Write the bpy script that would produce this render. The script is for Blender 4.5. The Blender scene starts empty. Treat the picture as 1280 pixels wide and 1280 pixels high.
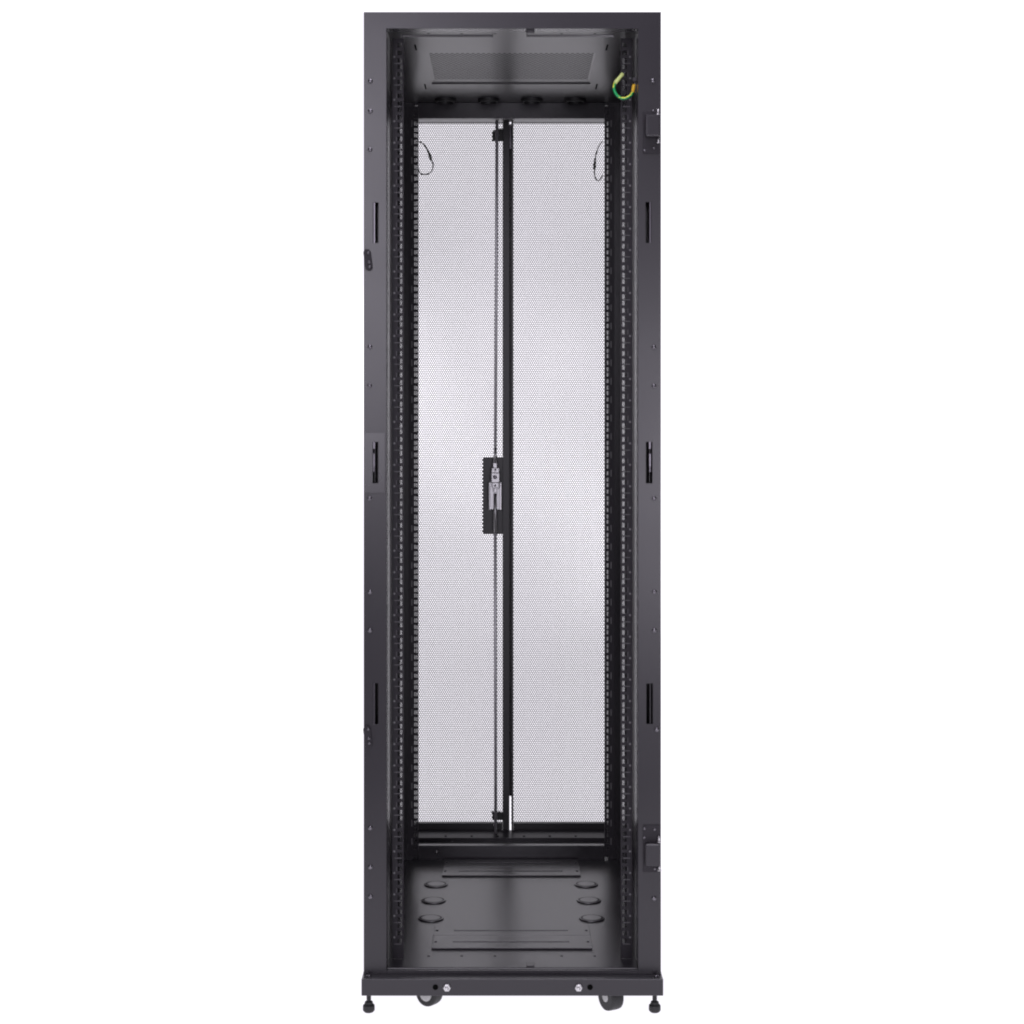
import bpy, bmesh, math, random
from mathutils import Vector, Matrix
random.seed(4)
scene = bpy.context.scene
C = scene.collection

# ------------------------------------------------------------------ camera
D, H, CX = 3.6, 1.2, -0.0103          # distance to the front of the rack, eye height, sideways offset
FPX, VX, VY = 2226.0, 634.0, 523.0    # focal length and principal point in photo pixels (1280 wide)
cam = bpy.data.cameras.new("camera"); co = bpy.data.objects.new("camera", cam); C.objects.link(co)
co.location = (CX, -D, H); co.rotation_euler = (math.radians(90), 0, 0)
cam.sensor_width = 36; cam.lens = 36 * FPX / 1280
cam.shift_x = (640 - VX) / 1280; cam.shift_y = -(640 - VY) / 1280
cam.clip_end = 100; cam.clip_start = 0.05
scene.camera = co

def at(px, py, Y):                    # photo measurement -> point at depth Y
    s = FPX / (D + Y)
    return Vector((CX + (px - VX) / s, Y, H + (VY - py) / s))

# ------------------------------------------------------------------ materials
def mat(name, color, rough=0.4, metal=0.0, bump=0.0, bscale=600, spec=0.5, rvar=0.0, emit=0.0):
    m = bpy.data.materials.new(name); m.use_nodes = True
    nt = m.node_tree; b = nt.nodes["Principled BSDF"]
    b.inputs["Base Color"].default_value = (*color, 1)
    b.inputs["Roughness"].default_value = rough
    b.inputs["Metallic"].default_value = metal
    b.inputs["Specular IOR Level"].default_value = spec
    if emit:
        b.inputs["Emission Color"].default_value = (*color, 1)
        b.inputs["Emission Strength"].default_value = emit
    if bump or rvar:
        tc = nt.nodes.new("ShaderNodeTexCoord")
        if bump:
            n = nt.nodes.new("ShaderNodeTexNoise"); n.inputs["Scale"].default_value = bscale; n.inputs["Detail"].default_value = 2
            bp = nt.nodes.new("ShaderNodeBump"); bp.inputs["Strength"].default_value = bump; bp.inputs["Distance"].default_value = 0.001
            nt.links.new(tc.outputs["Object"], n.inputs["Vector"])
            nt.links.new(n.outputs["Fac"], bp.inputs["Height"]); nt.links.new(bp.outputs["Normal"], b.inputs["Normal"])
        if rvar:
            n2 = nt.nodes.new("ShaderNodeTexNoise"); n2.inputs["Scale"].default_value = 7; n2.inputs["Detail"].default_value = 5
            mr = nt.nodes.new("ShaderNodeMapRange")
            mr.inputs["To Min"].default_value = rough - rvar; mr.inputs["To Max"].default_value = rough + rvar
            nt.links.new(tc.outputs["Object"], n2.inputs["Vector"])
            nt.links.new(n2.outputs["Fac"], mr.inputs["Value"]); nt.links.new(mr.outputs["Result"], b.inputs["Roughness"])
    return m
M = {}
M["powder"] = mat("black_powder_coat", (0.018, 0.0156, 0.0205), 0.30, bump=0.04, bscale=300, rvar=0.03)
M["inner"] = mat("black_powder_coat_sheet", (0.016, 0.0136, 0.0182), 0.28, spec=0.68)
M["matte"] = mat("matte_black_rail_paint", (0.017, 0.0145, 0.019), 0.55, spec=0.3)
M["gloss"] = mat("smooth_black_steel", (0.02, 0.018, 0.022), 0.24, spec=0.7)
M["door"] = mat("black_door_paint", (0.014, 0.0125, 0.0155), 0.42)
M["rubber"] = mat("black_rubber", (0.012, 0.012, 0.013), 0.55)
M["pit"] = mat("hole_shade_black", (0.002, 0.002, 0.002), 0.9, spec=0.05)  # near-black colour standing in for the shade inside holes and grooves
M["steel"] = mat("dull_steel_rod", (0.46, 0.455, 0.465), 0.40, metal=1.0)
M["zinc"] = mat("zinc_plated_steel", (0.58, 0.57, 0.58), 0.34, metal=1.0, rvar=0.06)
M["blackscrew"] = mat("black_zinc_screw", (0.16, 0.152, 0.168), 0.28, metal=1.0)
M["ink"] = mat("pale_rail_print", (0.16, 0.155, 0.165), 0.55)
M["hub"] = mat("pale_plastic_hub", (0.42, 0.42, 0.42), 0.45)
M["rodzinc"] = mat("zinc_rod", (0.85, 0.84, 0.87), 0.62, metal=1.0)
M["sliver"] = mat("lit_sliver_metal", (0.115, 0.108, 0.122), 0.3, metal=1.0)  # metal tone chosen to imitate the lit sliver inside the slots
M["plate"] = mat("black_strike_plate", (0.021, 0.0185, 0.0235), 0.28, spec=0.62, rvar=0.03)
M["green"] = mat("green_insulation", (0.004, 0.36, 0.10), 0.3)
M["yellow"] = mat("yellow_insulation", (0.72, 0.75, 0.06), 0.3)
M["sleeve"] = mat("pale_green_sleeve", (0.62, 0.72, 0.25), 0.4)
M["amber"] = mat("amber_sleeve", (0.85, 0.5, 0.03), 0.4)
M["cable"] = mat("black_cable", (0.02, 0.02, 0.02), 0.45)
M["connector"] = mat("grey_connector", (0.10, 0.105, 0.095), 0.45)
M["backdrop"] = mat("white_glowing_backdrop", (0.38, 0.37, 0.385), 0.9, spec=0.0)
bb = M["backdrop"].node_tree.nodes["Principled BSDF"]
bb.inputs["Emission Color"].default_value = (1.0, 0.975, 1.045, 1); bb.inputs["Emission Strength"].default_value = 1.02  # the sweep's own glow keeps it white and free of shadows

# ------------------------------------------------------------------ mesh helpers
def box(bm, x0, x1, y0, y1, z0, z1):
    v = [bm.verts.new(p) for p in ((x0,y0,z0),(x1,y0,z0),(x1,y1,z0),(x0,y1,z0),(x0,y0,z1),(x1,y0,z1),(x1,y1,z1),(x0,y1,z1))]
    for f in ((3,2,1,0),(4,5,6,7),(0,1,5,4),(1,2,6,5),(2,3,7,6),(3,0,4,7)):
        bm.faces.new([v[i] for i in f])
def frame_of(d):
    d = d.normalized(); a = Vector((0,0,1)) if abs(d.z) < 0.9 else Vector((1,0,0))
    u = d.cross(a).normalized(); return u, d.cross(u).normalized()
def tube(bm, pts, r, n=10, cap=True, stripe=None):
    pts = [Vector(p) for p in pts]; rings = []
    rr = r if isinstance(r, (list, tuple)) else [r] * len(pts)
    u = None
    for i, p in enumerate(pts):
        d = (pts[min(i+1, len(pts)-1)] - pts[max(i-1, 0)]).normalized()
        if u is None: u, w = frame_of(d)
        else:
            u = (u - d * u.dot(d)).normalized(); w = d.cross(u)
        rings.append([bm.verts.new(p + (u*math.cos(2*math.pi*k/n) + w*math.sin(2*math.pi*k/n)) * rr[i]) for k in range(n)])
    for i, (a, b) in enumerate(zip(rings, rings[1:])):
        for k in range(n):
            f = bm.faces.new((a[k], a[(k+1)%n], b[(k+1)%n], b[k])); f.smooth = True
            if stripe: f.material_index = 1 if stripe(i, k) else 0
    if cap: bm.faces.new(rings[0][::-1]); bm.faces.new(rings[-1])
def smooth_path(pts, sub=6):
    P = [Vector(p) for p in pts]; out = []
    for i in range(len(P)-1):
        p0, p1, p2, p3 = P[max(i-1,0)], P[i], P[i+1], P[min(i+2,len(P)-1)]
        for k in range(sub):
            t = k/sub
            out.append(0.5*((2*p1)+(p2-p0)*t+(2*p0-5*p1+4*p2-p3)*t*t+(3*p1-p0-3*p2+p3)*t**3))
    out.append(P[-1]); return out
def lathe(bm, prof, o, axis, n=28):                # prof: (radius, height along axis)
    o = Vector(o); d = Vector(axis).normalized(); u, w = frame_of(d); rings = []
    for r, h in prof:
        if r < 1e-6: rings.append([bm.verts.new(o + d*h)])
        else: rings.append([bm.verts.new(o + d*h + (u*math.cos(2*math.pi*k/n)+w*math.sin(2*math.pi*k/n))*r) for k in range(n)])
    for a, b in zip(rings, rings[1:]):
        for k in range(n):
            k2 = (k+1) % n
            if len(a) == 1 and len(b) == 1: continue
            if len(a) == 1: bm.faces.new((a[0], b[k], b[k2]))
            elif len(b) == 1: bm.faces.new((a[k], b[0], a[k2]))
            else: bm.faces.new((a[k], b[k], b[k2], a[k2]))
def plate(bm, u0, u1, v0, v1, holes, P):           # flat sheet with rectangular holes; P maps (u,v) to 3D
    us = sorted({round(x, 6) for x in [u0, u1] + [h[0] for h in holes] + [h[1] for h in holes]})
    vs = sorted({round(x, 6) for x in [v0, v1] + [h[2] for h in holes] + [h[3] for h in holes]})
    V = {}
    def g(i, j):
        if (i, j) not in V: V[(i, j)] = bm.verts.new(P(us[i], vs[j]))
        return V[(i, j)]
    for i in range(len(us)-1):
        cu = (us[i]+us[i+1])/2
        hs = [h for h in holes if h[0] < cu < h[1]]
        for j in range(len(vs)-1):
            cv = (vs[j]+vs[j+1])/2
            if any(h[2] < cv < h[3] for h in hs): continue
            bm.faces.new((g(i,j), g(i+1,j), g(i+1,j+1), g(i,j+1)))
def hexmesh(bm, u0, u1, v0, v1, p, ratio, P, solid=None):   # staggered hexagonal perforation
    row = p * math.sqrt(3)/2; R = p/math.sqrt(3); nv = int((v1-v0)/row)+2; nu = int((u1-u0)/p)+2
    off = [(math.sin(math.pi/3*k), math.cos(math.pi/3*k)) for k in range(6)]
    for j in range(nv):
        v = v0 + j*row
        for i in range(nu):
            u = u0 + i*p + (p/2 if j % 2 else 0)
            if not (u0 <= u <= u1 and v0 <= v <= v1): continue
            o = [bm.verts.new(P(u+a*R, v+b*R)) for a, b in off]
            if solid and solid(u, v): bm.faces.new(o); continue
            q = [bm.verts.new(P(u+a*R*ratio, v+b*R*ratio)) for a, b in off]
            for k in range(6): bm.faces.new((o[k], o[(k+1)%6], q[(k+1)%6], q[k]))
def obj(name, bm, m, parent=None, bevel=0.0, solid=0.0, smooth=False, label=None, fixn=True):
    if fixn: bmesh.ops.recalc_face_normals(bm, faces=bm.faces[:])
    me = bpy.data.meshes.new(name); bm.to_mesh(me); bm.free()
    for k in (m if isinstance(m, list) else [m]): me.materials.append(M[k])
    o = bpy.data.objects.new(name, me); C.objects.link(o)
    if parent: o.parent = parent
    if smooth:
        for f in me.polygons: f.use_smooth = True
    if solid:
        s = o.modifiers.new("solid", "SOLIDIFY"); s.thickness = solid; s.offset = -1
    if bevel:
        b = o.modifiers.new("bevel", "BEVEL"); b.width = bevel; b.segments = 3; b.limit_method = 'ANGLE'; b.angle_limit = math.radians(40)
        b.harden_normals = False
    if label: o["label"] = label
    return o
def NB(): return bmesh.new()
def front(y): return lambda u, v: (u, y, v)
def flat(z): return lambda u, v: (u, v, z)

# ------------------------------------------------------------------ backdrop: one white sweep that glows by itself, floor curving up to a wall
from mathutils import noise
bm = NB(); prof = [(-1.6 + 0.2*k, 0.0) for k in range(19)] + [(2.2, 0.0)]
for k in range(1, 25):
    a = math.pi/2*k/24; prof.append((2.2 + 1.3*math.sin(a), 1.3 - 1.3*math.cos(a)))
prof += [(3.5, 1.3 + 0.0725*k) for k in range(1, 41)]
rows = []
for i, (y, z) in enumerate(prof):
    row = []
    for k in range(91):
        x = -3.4 + 6.8*k/90; t = min(1, max(0, (y-1.9)/0.9))           # hanging cloth: soft slanting folds away from the floor
        n = noise.noise((x*1.5 + z*0.9, z*0.75 + 3.1, 0.3)) * 0.14 + noise.noise((x*3.6 - z*1.6, z*1.4, 7.7)) * 0.05
        row.append(bm.verts.new((x, y - n*t*(0.4+0.6*min(1, z/1.3)), z + n*t*0.5*max(0, 1-z/1.3))))
    rows.append(row)
for a, b in zip(rows, rows[1:]):
    for k in range(90): bm.faces.new((a[k], a[k+1], b[k+1], b[k]))
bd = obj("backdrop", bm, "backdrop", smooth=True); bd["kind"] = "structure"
bd["label"] = "plain white studio sweep, glowing by itself, under and behind the rack"; bd["category"] = "backdrop"

# ------------------------------------------------------------------ the rack
rack = bpy.data.objects.new("server_rack", None); C.objects.link(rack)
rack["label"] = "tall empty black server rack with open front and perforated rear doors"; rack["category"] = "server rack"
W, TOP = 0.3005, at(0, 15, 0).z
IN = 0.2545                                          # half width of the front opening
Z_OPEN_T, Z_MEM = at(0, 35.5, 0).z, at(0, 1213, 0).z
Z_PL = 0.077                                         # top of the base plate
Z_FLOOR, Z_CEIL = 0.081, 2.0

# front frame: face sheet with opening and slots, returns, channel walls behind
slots = []
for (x0, x1, y0, y1) in ((466.3,473,253,303.5),(466,472.8,552.5,604),(466.3,472.8,854,905.5),(807,814.3,252.5,303.5),(807.4,815.4,552.5,604),(808,816,854.5,905)):
    a, b = at(x0, y1, 0), at(x1, y0, 0); slots.append((a.x, b.x, a.z, b.z))
bm = NB()
plate(bm, -W, W, Z_PL, TOP, slots + [(-IN, IN, Z_MEM, Z_OPEN_T)], front(0))
ff = obj("front_frame", bm, "powder", rack, bevel=0.0018, solid=0.0022, fixn=False)
bm = NB()
for s in (-1, 1):
    xs = sorted((s*IN, s*(IN+0.0015))); box(bm, *xs, 0.0024, 0.097, Z_MEM, Z_OPEN_T)          # return of the opening
    xs = sorted((s*(W-0.002), s*W)); box(bm, *xs, 0.0024, 0.06, Z_PL, TOP-0.002)
    xs = sorted((s*(W-0.021), s*(W-0.0225))); box(bm, *xs, 0.012, 0.05, Z_PL+0.01, TOP-0.03)   # flange seen in the slots
    xs = sorted((s*(IN+0.0016), s*(W-0.0021))); box(bm, *xs, 0.058, 0.06, Z_PL, TOP-0.03)
box(bm, -IN-0.04, IN+0.04, 0.0024, 0.03, Z_OPEN_T, Z_OPEN_T+0.0015)
box(bm, -W+0.003, W-0.003, 0.0024, 0.025, Z_PL+0.001, Z_PL+0.0025)
obj("frame_return", bm, "gloss", ff, bevel=0.0006)
a, b = at(455, 616, 0), at(481.5, 541, 0)
bm = NB(); plate(bm, a.x, b.x, a.z, b.z, [slots[1]], front(-0.0014))
obj("strike_plate", bm, "plate", ff, bevel=0.0004, solid=0.0011, fixn=False)

def slot_lit_sliver(x0, x1, y0, y1, m="sliver"):  # strip added inside a slot to show as its lit sliver
    a, b = at(x0, y1, 0.004), at(x1, y0, 0.004); bm = NB(); box(bm, a.x, b.x, 0.0035, 0.005, a.z, b.z); obj("slot_lit_sliver", bm, m, ff)
slot_lit_sliver(467.2, 468.6, 252.5, 304); slot_lit_sliver(466.8, 468.4, 854, 906); slot_lit_sliver(811.8, 813.6, 252, 304); slot_lit_sliver(812.4, 813.4, 854, 906, "powder")
slot_lit_sliver(466.6, 468.6, 552.5, 561); slot_lit_sliver(466.6, 468.4, 567, 583); slot_lit_sliver(466.8, 467.8, 583, 590)
slot_lit_sliver(811.3, 813.4, 552.5, 561); slot_lit_sliver(811.6, 813.4, 567, 583); slot_lit_sliver(812.0, 813.0, 583, 590)
def screw(px, py, Y, r, parent, m="blackscrew", axis=(0,-1,0), h=0.003):
    p = at(px, py, Y); bm = NB()
    lathe(bm, [(r, 0)] + [(r*math.cos(a), h*(0.15+0.85*math.sin(a))) for a in (0, 0.3, 0.6, 0.9, 1.2)] + [(0, h)], p, axis, 18)
    return obj("screw", bm, m, parent, smooth=True)
for (x, y) in ((463,101.5),(463,139),(462.5,187),(462.5,433.5),(462,482),(462,623),(462.5,740),(462.5,788),(462.8,1035),(463,1084),(463,1121),
               (816,101),(817.5,434),(817.5,482.5),(817.5,623),(818,740),(818,788),(821,912),(817.5,1123)):
    screw(x, y, -0.0002, 0.0049, ff, h=0.0042)
# oval keeper plates on the left upright
for (px, py) in ((460, 325), (459.8, 920.5)):
    c = at(px, py, 0); bm = NB(); hw, hh = 0.0075, 0.0145
    out = [(hw*math.cos(t), hh+hw*math.sin(t)) for t in [math.pi*k/8 for k in range(9)]] + [(-hw*math.cos(t), -hh-hw*math.sin(t)) for t in [math.pi*k/8 for k in range(9)]]
    rot = math.radians(7)
    pts = [(c.x + x*math.cos(rot)-z*-math.sin(rot), c.z - x*math.sin(rot)*1 + z*math.cos(rot)) for x, z in [(x, z) for x, z in out]]
    pts = [(c.x + x*math.cos(rot)+(-z)*math.sin(rot), c.z + x*math.sin(rot)+z*math.cos(rot)) for x, z in out]
    lo = [bm.verts.new((x, -0.0003, z)) for x, z in pts]; hi = [bm.verts.new((x, -0.0065, z)) for x, z in pts]
    bm.faces.new(hi); bm.faces.new(lo[::-1])
    for k in range(len(lo)): bm.faces.new((lo[k], hi[k], hi[(k+1)%len(lo)], lo[(k+1)%len(lo)]))
    k = obj("keeper_plate", bm, "matte", ff, bevel=0.0012)
    for dy in (-9, 2.5, 8.5): screw(px+1.2+dy*0.08, py+dy, -0.0066, 0.0030, k, h=0.0032)
# hinge brackets on the right upright
def hinge(y0, y1, by0, by1, pins, dark=None):
    a, b = at(803.6, y1, 0), at(825.6, y0, 0); bm = NB()
    box(bm, a.x, b.x, -0.0026, -0.0003, a.z, b.z)
    hb = obj("hinge_bracket", bm, "matte", ff, bevel=0.0008)
    a, b = at(806.3, by1, -0.01), at(825.3, by0, -0.01); bm = NB()
    box(bm, a.x, b.x, -0.020, -0.0028, a.z, b.z); obj("hinge_knuckle", bm, "powder", hb, bevel=0.0034)
    for (px, p0, p1) in pins:
        q0, q1 = at(px, p1, -0.01), at(px, p0, -0.01); bm = NB()
        tube(bm, [q0, q1], 0.0023, 10); lathe(bm, [(0, 0.0001), (0.0045, 0.0001), (0.0045, 0.0016), (0, 0.0016)], (q0.x, q0.y, q0.z), (0,0,1), 12)
        obj("hinge_pin", bm, "zinc", hb)
    for (px, py) in dark: screw(px, py, -0.0028, 0.0026, hb, h=0.0018)
hinge(139, 192, 144, 171.5, ((822.6, 136.5, 143.5), (823, 172, 179)), ((816.5,138.5),(817.5,185),(805.8,188)))
hinge(1031, 1090, 1053.5, 1082, ((823.8, 1045.5, 1053), (824.3, 1082.5, 1088.5)), ((805.6,1036),(818.3,1037),(818.6,1086),(805.6,1047)))

# side panels
for s in (-1, 1):
    bm = NB(); xs = sorted((s*0.2955, s*0.2985)); box(bm, *xs, 0.062, 1.17, 0.05, TOP-0.004)
    obj("side_panel", bm, "powder", rack)

# roof: ceiling sheet with vent opening and small slots, top cover above
hx = [-0.174, -0.105, -0.036, 0.034, 0.103, 0.172]
holes = [(x-0.0027, x+0.0027, 0.100, 0.107) for x in hx if abs(x-0.034) > 0.01]
for x in (-0.208, 0.205):
    holes += [(x-0.002, x+0.002, 0.211, 0.272), (x-0.002, x+0.002, 0.660, 0.730)]
GR = ((-0.231, -0.040), (0.030, 0.214))
for x0, x1 in GR: holes.append((x0, x1, 0.1085, 0.133))
vx0, vx1, vy0, vy1 = -0.186, 0.184, 0.300, 0.645
bm = NB(); plate(bm, -0.294, 0.294, 0.0305, 0.93, holes + [(vx0, vx1, vy0, vy1)], flat(Z_CEIL))
roof = obj("roof_panel", bm, "inner", rack, solid=0.0015, fixn=False)
roof.modifiers["solid"].offset = 1
bm = NB(); box(bm, -W, W, 0.0025, 1.20, TOP-0.003, TOP)
obj("roof_cover", bm, "powder", roof)
bm = NB(); box(bm, -0.29, 0.29, 0.05, 0.92, Z_CEIL+0.011, Z_CEIL+0.0125); obj("roof_shade_sheet", bm, "pit", roof)  # near-black sheet added so the vent and roof holes look shaded
for (x0, x1) in GR:                    # stamped stiffening groove
    bm = NB(); zc = Z_CEIL; ya, yb, up = 0.1085, 0.133, 0.0036
    v = [bm.verts.new(p) for p in ((x0,ya,zc),(x1,ya,zc),(x1-0.003,yb-0.001,zc+up),(x0+0.003,yb-0.001,zc+up),(x1,yb,zc-0.0006),(x0,yb,zc-0.0006))]
    bm.faces.new((v[0],v[1],v[2],v[3])); bm.faces.new((v[3],v[2],v[4],v[5])); bm.faces.new((v[0],v[3],v[5])); bm.faces.new((v[1],v[4],v[2]))
    obj("stiffening_groove", bm, "inner", roof)
bm = NB()
hexmesh(bm, vx0+0.003, vx1-0.003, vy0+0.002, vy1-0.032, 0.0115, 0.58, flat(Z_CEIL+0.0015))
vent = obj("vent_panel", bm, "inner", roof, fixn=False)
bm = NB(); zc = Z_CEIL; f = 0.0045; zu = zc + 0.0016      # sloped rim of the recessed vent, folded lip at its rear edge
lo = [bm.verts.new(p) for p in ((vx0,vy0,zc),(vx1,vy0,zc),(vx1,vy1-0.0005,zc-0.0002),(vx0,vy1-0.0005,zc-0.0002))]
hi = [bm.verts.new(p) for p in ((vx0+f,vy0+0.003,zu),(vx1-f,vy0+0.003,zu),(vx1-f,vy1-0.034,zu),(vx0+f,vy1-0.034,zu))]
for k in range(4): bm.faces.new((lo[k], lo[(k+1)%4], hi[(k+1)%4], hi[k]))
obj("vent_rim", bm, "inner", vent)
bm = NB(); box(bm, vx0-0.004, vx1+0.004, vy1+0.0005, vy1+0.005, zc-0.0030, zc-0.0003); obj("vent_edge", bm, "door", vent)
for x in (-0.165, -0.057, 0.051, 0.160):                               # brush grommets hanging under the rear of the roof
    bm = NB(); lathe(bm, [(0.0275, 0.0003), (0.0270, 0.003), (0.0240, 0.0082), (0.021, 0.0086), (0.020, 0.003), (0, 0.0025)], (x, 0.862, Z_CEIL), (0,0,-1), 32)
    g = obj("cable_grommet", bm, "rubber", roof)
    bm = NB(); box(bm, x-0.003, x+0.003, 0.842, 0.848, Z_CEIL-0.0098, Z_CEIL-0.003); obj("grommet_tab", bm, "rubber", g, bevel=0.001)

# floor panel
holes = [(x-0.0027, x+0.0027, 0.103, 0.110) for x in hx if abs(x-0.034) > 0.01]
bm = NB(); plate(bm, -0.285, 0.285, 0.0305, 0.912, holes, flat(Z_FLOOR))
floor = obj("floor_panel", bm, "inner", rack, solid=0.0045, fixn=False)
bm = NB(); box(bm, -IN-0.01, IN+0.01, 0.0232, 0.0302, Z_PL-0.006, Z_FLOOR+0.0006); obj("front_lip", bm, "powder", floor, bevel=0.0033)
bm = NB(); box(bm, -0.28, 0.28, 0.04, 0.9, Z_FLOOR-0.012, Z_FLOOR-0.010); obj("floor_shade_sheet", bm, "pit", floor)  # black sheet added as the shade below the floor holes
for (y0, ym, y1, g1, g2, hw) in ((0.151, 0.241, 0.318, 0.194, 0.277, 0.123), (0.747, 0.829, 0.902, 0.785, 0.869, 0.127)):
    for (ya, yb, g) in ((y0, ym-0.0012, g1), (ym+0.0012, y1, g2)):
        hl = [(-hw-0.003, hw-0.001, g-0.0035, g+0.0035)]
        for x in (-0.163, 0.162): hl.append((x-0.0028, x+0.0028, g-0.005, g+0.005))
        bm = NB(); plate(bm, -0.1695, 0.1695, ya, yb, hl, flat(Z_FLOOR+0.0042))
        o = obj("cover_plate", bm, "inner", floor, bevel=0.0008, solid=0.0036, fixn=False)
        bm = NB(); box(bm, -0.168, 0.168, ya+0.001, yb-0.001, Z_FLOOR+0.0001, Z_FLOOR+0.0004); obj("groove_shade_sheet", bm, "pit", o)  # black sheet painting the shade in the plate grooves
for x in (-0.181, 0.179):
    for y in (0.672, 0.530, 0.382):
        bm = NB()
        lathe(bm, [(0.0285, 0.0003), (0.0287, 0.0012), (0.0274, 0.0027), (0.0246, 0.0030), (0.0240, 0.0006), (0.0222, 0.0006), (0.0213, 0.0006), (0.0213, 0.0028), (0.0205, 0.0032), (0, 0.0032)], (x, y, Z_FLOOR), (0,0,1), 40)
        g = obj("cable_grommet", bm, "inner", floor)
        bm = NB(); lathe(bm, [(0.0246, 0.0008), (0.0246, 0.0029), (0.0216, 0.0029), (0.0216, 0.0008)], (x, y, Z_FLOOR), (0,0,1), 40); obj("grommet_seal", bm, "matte", g)

# door keeper tabs on the front edge, top and bottom
a, b = at(657.5, 43.5, 0.03), at(668, 34, 0.03)
bm = NB(); box(bm, a.x, b.x, 0.012, 0.030, a.z, b.z); obj("door_keeper", bm, "powder", ff, bevel=0.002)
a, b = at(658, 1204.5, 0.04), at(668, 1198.5, 0.04)
bm = NB(); box(bm, a.x, b.x, 0.034, 0.060, Z_FLOOR+0.0003, Z_FLOOR+0.0022); obj("door_keeper", bm, "powder", ff, bevel=0.002)

# mounting rails: flange with square holes in groups of three, web behind, printed unit marks
def rail(y, s, z0, z1):
    U = 0.04445; zb = 0.112; hl = []; wl = []
    xi, xo, xh = 0.225, 0.2485, 0.2325
    deep = y < 0.5
    for k in range(42):
        for dz in (0.00635, 0.022225, 0.0381):
            z = zb+k*U+dz
            if not z0+0.01 < z < z1-0.01: continue
            hl.append((*sorted((s*(xh-0.0047), s*(xh+0.0047))), z-0.0047, z+0.0047))
            wl.append((y+0.070, y+(0.160 if s < 0 else 0.122), z-0.0050, z+0.0050))
    bm = NB(); plate(bm, *sorted((s*xi, s*xo)), z0, z1, hl, front(y))
    r = obj("mounting_rail", bm, "matte", rack, solid=0.002, bevel=0.0004, fixn=False)
    bm = NB()
    if deep: plate(bm, y+(0.140 if s > 0 else 0.168), y+0.238, z0, z1, [], lambda u, v: (s*0.2418, u, v))
    else: plate(bm, y+0.0022, y+0.04, z0, z1, [], lambda u, v: (s*0.2418, u, v))
    obj("rail_web", bm, "gloss", r, solid=0.0015)
    bm = NB(); box(bm, *sorted((s*xi, s*(xi+0.0015))), y+0.0022, y+0.012, z0, z1)
    obj("rail_lip", bm, "matte", r)
    for k in range(43):
        z = zb+k*U; bm = NB()
        if not z0+0.002 < z < z1-0.03: continue
        if deep:
            box(bm, *sorted((s*0.2295, s*0.2445)), y-0.0004, y-0.0001, z-0.0004, z+0.0004)
            box(bm, *sorted((s*0.2392, s*0.2398)), y-0.0004, y-0.0001, z+0.017, z+0.027)
            lathe(bm, [(0.0021, 0.0001), (0.0021, 0.0005), (0, 0.0005)], (s*0.2440, y, z+0.014), (0,-1,0), 10)
        else:
            box(bm, *sorted((s*0.2395, s*0.2415)), y-0.0004, y-0.0001, z+0.014, z+0.030)
        obj("unit_mark", bm, "ink", r)
for s in (-1, 1):
    rail(0.086, s, 0.082, 1.987); rail(0.70, s, 0.143, 1.953)

# rear frame: posts, cross beams, ledges
bm = NB()
for s in (-1, 1):
    box(bm, *sorted((s*0.2455, s*0.294)), 0.915, 0.97, 0.05, TOP-0.006)
    box(bm, *sorted((s*0.262, s*0.300)), 1.110, 1.172, 0.05, TOP-0.004)
    box(bm, *sorted((s*0.250, s*0.2615)), 1.112, 1.125, 0.09, 1.99)
rf = obj("rear_frame", bm, "powder", rack, bevel=0.0008)
bm = NB(); box(bm, -0.237, 0.237, 0.908, 0.930, at(0,148,0.908).z, Z_CEIL-0.0005)
for s in (-1, 1): box(bm, *sorted((s*0.2372, s*0.2452)), 0.912, 0.930, at(0,148,0.908).z, at(0,134.2,0.908).z); box(bm, *sorted((s*0.2372, s*0.2452)), 0.912, 0.930, at(0,131,0.908).z, Z_CEIL-0.001)
obj("cross_beam", bm, "powder", rack, bevel=0.0007)
bm = NB(); box(bm, -0.237, 0.237, 0.914, 0.934, 0.05, at(0,1057,0.914).z)
for s in (-1, 1): box(bm, *sorted((s*0.2372, s*0.2452)), 0.916, 0.93, 0.0875 if s > 0 else 0.05, at(0,1057,0.914).z-0.001)
cb = obj("cross_beam", bm, "powder", rack, bevel=0.0012)
screw(546, 1065, 0.9138, 0.004, cb, "zinc", h=0.006); screw(565, 1053, 1.1258, 0.004, rf)
rh = [(x-0.003, x+0.003, 1.122, 1.132) for x in hx]
bm = NB(); plate(bm, -0.2615, 0.2615, 1.131, 1.172, [(a, b, c+0.013, d+0.010) for a, b, c, d in rh], lambda u, v: (u, v, 0.0865+(v-1.131)*0.25)); obj("rear_ledge", bm, "inner", rf, solid=0.002, fixn=False)
bm = NB(); box(bm, -0.26, 0.26, 1.132, 1.17, 0.070, 0.0715); obj("ledge_shade_sheet", bm, "pit", rf)  # black strip added under the ledge so its holes read as shaded
bm = NB(); box(bm, -0.2615, 0.2615, 1.126, 1.1308, 0.055, 0.0866); obj("ledge_lip", bm, "powder", rf, bevel=0.0007)
bm = NB(); plate(bm, -0.2615, 0.2615, 1.111, 1.1745, rh, flat(1.9965)); obj("rear_ledge", bm, "inner", rf, solid=0.002, fixn=False)

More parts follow.
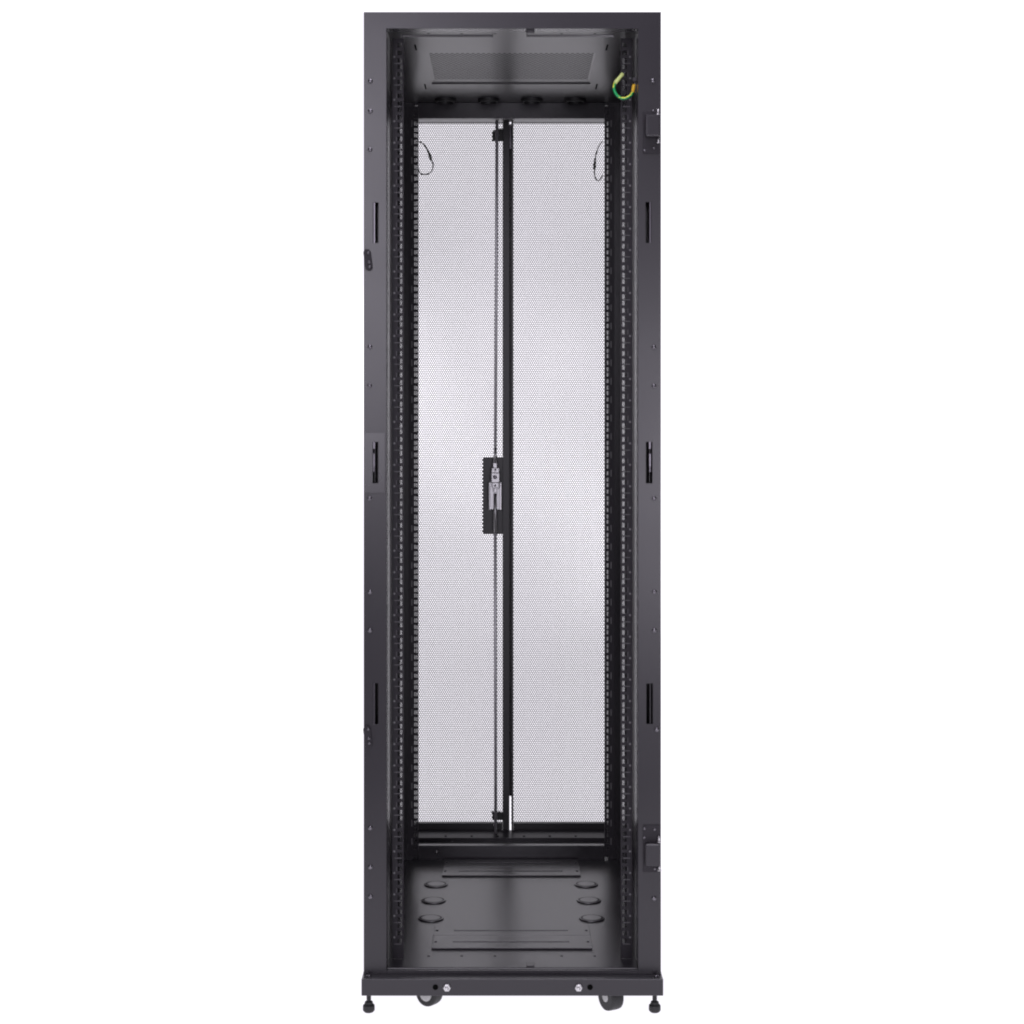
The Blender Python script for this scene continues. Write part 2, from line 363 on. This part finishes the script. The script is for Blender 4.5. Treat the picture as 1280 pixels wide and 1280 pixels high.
# rear doors
ZD0, ZD1 = at(0,1028.5,1.18).z, at(0,153.5,1.18).z
YD = 1.18
def door(x0, x1, fx0, fx1, solid, name_label):
    bm = NB()
    box(bm, fx0, x0, YD-0.002, YD+0.02, 0.075, TOP-0.006); box(bm, x1, fx1, YD-0.002, YD+0.02, 0.075, TOP-0.006)
    box(bm, x0+0.0002, x1-0.0002, YD-0.0015, YD+0.019, 0.0755, ZD0-0.0005); box(bm, x0+0.0002, x1-0.0002, YD-0.0015, YD+0.019, ZD1+0.0005, TOP-0.0065)
    d = obj("rear_door", bm, "door", rack, bevel=0.0008, label=name_label)
    bm = NB(); hexmesh(bm, x0-0.004, x1+0.0065, ZD0-0.001, ZD1+0.003, 0.0058, 0.694, front(YD+0.004), solid)
    obj("perforated_panel", bm, "door", d, fixn=False)
    return d
lpx = (at(603.3, 0, YD).x, 1); lz = (at(0,666.5,YD).z, at(0,572,YD).z)
xl, xr = at(628.3,0,YD).x, at(641.8,0,YD).x
g0, g1 = at(636.9,0,YD).x, at(639.2,0,YD).x
dl = door(-0.262, xl, -0.299, g0, lambda u, v: u > lpx[0] and lz[0] < v < lz[1], "left rear door carrying the lock rods")
dr = door(xr, 0.262, g1, 0.299, None, "right rear door without lock")
bm = NB(); box(bm, g0-0.006, g1+0.004, YD+0.0205, YD+0.0225, at(0,997,YD).z, TOP-0.03); obj("overlap_strip", bm, "door", dl)
bm = NB(); box(bm, g0+0.0005, g1-0.0005, YD-0.001, YD+0.001, at(0,186,YD).z, at(0,155,YD).z); obj("gap_strip", bm, "blackscrew", dl)  # reflective strip added so the top of the door gap shows grey
# lock rods, guides and cam
def rodpts(pp, Y): return [at(x, y, Y) for x, y in pp]
bm = NB(); tube(bm, rodpts(((621.2,150),(620.6,300),(619,578)), 1.158), 0.0042, 12); obj("lock_rod", bm, "rodzinc", dl)
bm = NB(); tube(bm, rodpts(((619,638),(619.2,800),(619.6,1043)), 1.158), 0.0042, 12); obj("lock_rod", bm, "rodzinc", dl)
bm = NB(); tube(bm, rodpts(((619,560),(619,579)), 1.1535), 0.0036, 12); obj("rod_end", bm, "zinc", dl)
bm = NB(); tube(bm, rodpts(((619,617),(619.1,665)), 1.1535), 0.0036, 12); obj("rod_end", bm, "zinc", dl)
def guide(y0, y1, cut):
    a, b = at(615.3, y1, 1.165), at(628.6, y0, 1.165); bm = NB(); k = cut*(b.z-a.z)
    pts = [(a.x,a.z),(b.x,a.z),(b.x,b.z),(a.x+k,b.z),(a.x,b.z-k*0.7)]
    lo = [bm.verts.new((x,1.178,z)) for x,z in pts]; hi = [bm.verts.new((x,1.163,z)) for x,z in pts]
    bm.faces.new(hi); bm.faces.new(lo[::-1])
    for i in range(5): bm.faces.new((lo[i],hi[i],hi[(i+1)%5],lo[(i+1)%5]))
    o = obj("rod_guide", bm, "rubber", dl, bevel=0.0008); return o
gt = guide(161, 176, 0.35); gb = guide(1016, 1025, 0.1)
screw(616, 1015.5, 1.162, 0.004, gb); screw(624, 1015.5, 1.162, 0.004, gb)
bm = NB(); a, b = at(611.3,637,1.16), at(626.6,603,1.16)
box(bm, a.x, b.x, 1.168, 1.170, a.z, b.z); box(bm, a.x, a.x+0.0025, 1.150, 1.1678, a.z, b.z); lh = obj("lock_housing", bm, "steel", dl, bevel=0.0005)
bm = NB(); box(bm, b.x-0.0032, b.x, 1.148, 1.1678, a.z, b.z); obj("housing_flange", bm, "zinc", lh, bevel=0.0005)
bm = NB()
for (x0,x1,y0,y1,ya,yb) in ((616.3,621.3,578,585,1.152,1.158),(614.5,624,585,591,1.150,1.158),(614.2,624.4,591.3,603,1.148,1.158),(615.3,623.6,603.3,610,1.150,1.158),(617,621.3,610.2,616,1.152,1.158)):
    a, b = at(x0,y1,1.152), at(x1,y0,1.152); box(bm, a.x, b.x, ya, yb, a.z, b.z)
cam_o = obj("lock_cam", bm, "steel", dl, bevel=0.0012)
for (x,y,r) in ((619.2,587.5,0.0028),(618.8,596.5,0.0055),(619,607,0.0028)): screw(x,y,1.1478,r,cam_o)

# earth cables between frame and rear doors
def loop(pts, cpts):
    bm = NB(); tube(bm, smooth_path([at(x,y,1.15+dy) for x,y,dy in pts]), 0.0017, 8)
    o = obj("door_earth_cable", bm, "cable", rack, label="thin black earth cable looped onto a rear door")
    bm = NB(); P = smooth_path([at(x,y,1.15) for x,y in cpts], 3); n = len(P)
    tube(bm, P, [0.0022 + 0.0017*math.sin(math.pi*k/(n-1)) for k in range(n)], 10); obj("cable_connector", bm, "connector", o)
loop(((521,177,0),(524.5,177.2,0),(529,180,0),(534,186.5,0),(537.5,195,0),(540.8,203,0),(541.2,209,0),(538.5,215,0),(533.5,218,0),(528,218,0),(524.5,215.5,0),(523,211,0)), ((534.5,187),(537.4,195),(539.6,201)))
loop(((753,177,0),(751,179,0),(747.6,185,0),(745.2,192.5,0),(743.7,200,0),(743,208,0),(743,216,0),(744.4,222.5,0),(747.6,226,0),(750.5,223.5,0),(753,219,0)), ((744,199),(743.2,206.5),(743.1,213)))
# green and yellow earth wire on the right rail
wp = smooth_path([at(x,y,0.05) for x,y in ((791.2,114),(789.5,117.5),(786,120.8),(781,122.9),(776,122.4),(771.3,119),(768.3,114),(767.4,109),(768.6,103.5))], 6)
bm = NB(); tube(bm, wp, 0.0027, 16)
for f in bm.faces:
    c = f.calc_center_median(); i = min(range(len(wp)), key=lambda j: (wp[j]-c).length); t = i/len(wp)
    d = Vector((-0.5, -0.5, 0.7)) if t < 0.55 else (Vector((0.2, -0.2, 1)) if t < 0.82 else Vector((-0.85, -0.5, 0.1)))
    if (c-wp[i]).normalized().dot(d.normalized()) > (0.45 if t < 0.55 else 0.6 if t > 0.82 else 0.9): f.material_index = 1
ew = obj("earth_wire", bm, ["green", "yellow"], rack, label="green and yellow earth wire with free pale green end")
bm = NB(); tube(bm, [at(x,y,0.05) for x,y in ((768.8,104),(770.5,101.6),(774,97.5),(778.6,92))], [0.0040,0.0041,0.0037,0.0041], 14); obj("wire_sleeve", bm, "sleeve", ew, smooth=False)
bm = NB(); tube(bm, [at(x,y,0.05) for x,y in ((791,115.3),(791.8,110),(792.6,105.6))], [0.0034,0.0037,0.0030], 14); obj("wire_sleeve", bm, "amber", ew, label="amber terminal sleeve")
bm = NB(); p = at(794.5, 99.5, 0.05); tube(bm, [at(792.7,105.5,0.05), at(793.5,101.5,0.05)], 0.0015, 8); lathe(bm, [(0.0042,0),(0.0042,0.003),(0,0.003)], at(793.8,99.5,0.05), (-0.4,-1,0), 14); obj("wire_terminal", bm, "blackscrew", ew)

# base plate, nuts, feet, castors
YP = -0.033; zpb = at(0,1245,YP).z
bm = NB(); box(bm, -0.3025, 0.3025, YP, YP+0.009, zpb, Z_PL); box(bm, -0.3025, 0.3025, YP+0.0091, 1.17, Z_PL-0.003, Z_PL-0.0002)
for s in (-1, 1): box(bm, *sorted((s*0.2955, s*0.3025)), YP+0.0091, 1.17, zpb, Z_PL-0.0032)
box(bm, -0.295, 0.295, 1.165, 1.17, zpb, Z_PL-0.0032)
base = obj("base_plinth", bm, "powder", rack, bevel=0.0045)
for x in (558.7, 723.2):
    p = at(x, 1234.3, YP-0.0002); bm = NB()
    lathe(bm, [(0.0079,0),(0.0079,0.004),(0.0068,0.005),(0.0042,0.005),(0.0040,0.002),(0,0.002)], p, (0,-1,0), 6); nut = obj("nut", bm, "zinc", base, bevel=0.0004)
    bm = NB(); lathe(bm, [(0.0030,0.0022),(0.0030,0.0055),(0.0018,0.0065),(0,0.0065)], p+Vector((-0.0008,0,-0.0006)), (0,-1,0), 14); obj("bolt_end", bm, "zinc", nut)
for x in (544.3, 737.6):
    p = at(x, 1234, YP-0.0002); bm = NB(); lathe(bm, [(0.0056,0),(0.0056,0.0008),(0.0046,0.0010),(0,0.0004)], p, (0,-1,0), 20); obj("hole_shade_disc", bm, "pit", base)  # black disc painted as the dark of an open hole
for x in (461, 820.5):
    p = at(x, 1217.3, -0.015); bm = NB(); lathe(bm, [(0.005,0),(0.005,0.0015),(0.003,0.003),(0,0.003)], (p.x,-0.015,Z_PL), (0,0,1), 14); obj("screw", bm, "blackscrew", base)
def foot(x, y):
    bm = NB(); lathe(bm, [(0,0.0),(0.0085,0.0),(0.0115,0.003),(0.0122,0.0045),(0.0122,0.0120),(0.0118,0.0142),(0.0088,0.0172),(0.0080,0.0215),(0.0062,0.022),(0.0045,0.024),(0.0042,0.06),(0,0.06)], (x,y,0.0), (0,0,1), 20)
    for k in range(9): lathe(bm, [(0.0046,0.026+k*0.0035),(0.0051,0.0272+k*0.0035),(0.0046,0.0285+k*0.0035)], (x,y,0.0), (0,0,1), 12)
    f = obj("levelling_foot", bm, "rubber", rack, bevel=0.0006)
foot(at(461,1264,0.0).x, 0.0); foot(at(818.4,1264,0.0).x, 0.0); foot(-0.28, 1.12); foot(0.28, 1.12)
def caster(px, Y, yaw, w, R=0.026, hr=0.6):
    c = at(px, 1238, Y); ax = Vector((-math.sin(yaw), -math.cos(yaw), 0)); o = Vector((c.x, Y, R+0.001))
    root = bpy.data.objects.new("castor", None); C.objects.link(root); root.parent = rack
    bm = NB(); h = w/2; lathe(bm, [(0.010,-h),(R*0.78,-h),(R*0.97,-h*0.8),(R,-h*0.4),(R,h*0.7),(R*0.965,h*0.94),(R*0.9,h),(R*(hr+0.02),h),(R*hr,h*0.86),(0,h*0.86)], o, ax, 40); obj("wheel", bm, "rubber", root, bevel=0.0006)
    bm = NB(); lathe(bm, [(R*hr*0.97,h*0.87),(R*hr*0.97,h*0.98),(R*hr*0.7,h*1.06),(0.007,h*1.08),(0,h*1.08)], o, ax, 28); obj("hub", bm, "hub", root)
    bm = NB(); u = Vector((-ax.y, ax.x, 0))
    lathe(bm, [(0,0),(0.026,0),(0.026,0.004),(0,0.004)], (o.x, Y, R*2+0.006), (0,0,1), 24)
    obj("fork", bm, "zinc", root)
caster(537, 0.040, math.radians(36), 0.029, 0.026); caster(764, 0.012, math.radians(60), 0.031, 0.028, 0.38)
caster(560, 1.02, math.radians(42), 0.034); caster(725, 1.02, math.radians(55), 0.034)

# ------------------------------------------------------------------ light
w = bpy.data.worlds.new("World"); scene.world = w; w.use_nodes = True
w.node_tree.nodes["Background"].inputs[0].default_value = (1, 0.96, 1.06, 1)
w.node_tree.nodes["Background"].inputs[1].default_value = 0.22
def area(name, loc, target, sx, sy, L, color=(1,0.957,1.075)):
    l = bpy.data.lights.new(name, 'AREA'); l.shape = 'RECTANGLE'; l.size = sx; l.size_y = sy; l.color = color
    l.energy = L * math.pi * sx * sy            # L = radiance of the panel
    o = bpy.data.objects.new(name, l); C.objects.link(o); o.location = loc
    o.rotation_euler = (Vector(target)-Vector(loc)).to_track_quat('-Z','Y').to_euler(); return o
area("softbox_left", (-0.80, -4.0, 2.05), (-0.75, 0, 2.05), 0.85, 2.0, 8.0)
area("softbox_right", (0.88, -4.0, 0.95), (0.85, 0, 0.95), 0.8, 1.25, 8.0)
area("top_box", (0, -0.8, 3.4), (0, -0.4, 0.0), 1.6, 0.9, 7.0)
def spot(name, loc, target, power, deg, blend=1.0):
    l = bpy.data.lights.new(name, 'SPOT'); l.energy = power; l.spot_size = math.radians(deg); l.spot_blend = blend; l.shadow_soft_size = 0.15
    o = bpy.data.objects.new(name, l); C.objects.link(o); o.location = loc
    o.rotation_euler = (Vector(target)-Vector(loc)).to_track_quat('-Z','Y').to_euler(); return o
spot("backdrop_spot", (-2.3, 2.2, 1.9), (-0.27, 3.5, 1.30), 330, 28)
spot("backdrop_spot", (2.3, 2.0, 1.3), (0.13, 3.5, 0.66), 235, 25)
spot("backdrop_spot", (2.3, 2.2, 2.0), (0.22, 3.5, 1.35), 70, 22)

scene.view_settings.view_transform = 'Standard'; scene.view_settings.look = 'None'
scene.view_settings.exposure = 0; scene.view_settings.gamma = 1
scene.render.engine = 'CYCLES'; scene.cycles.samples = 256; scene.cycles.max_bounces = 10; scene.cycles.filter_width = 2.1
scene.render.resolution_x = scene.render.resolution_y = 1024
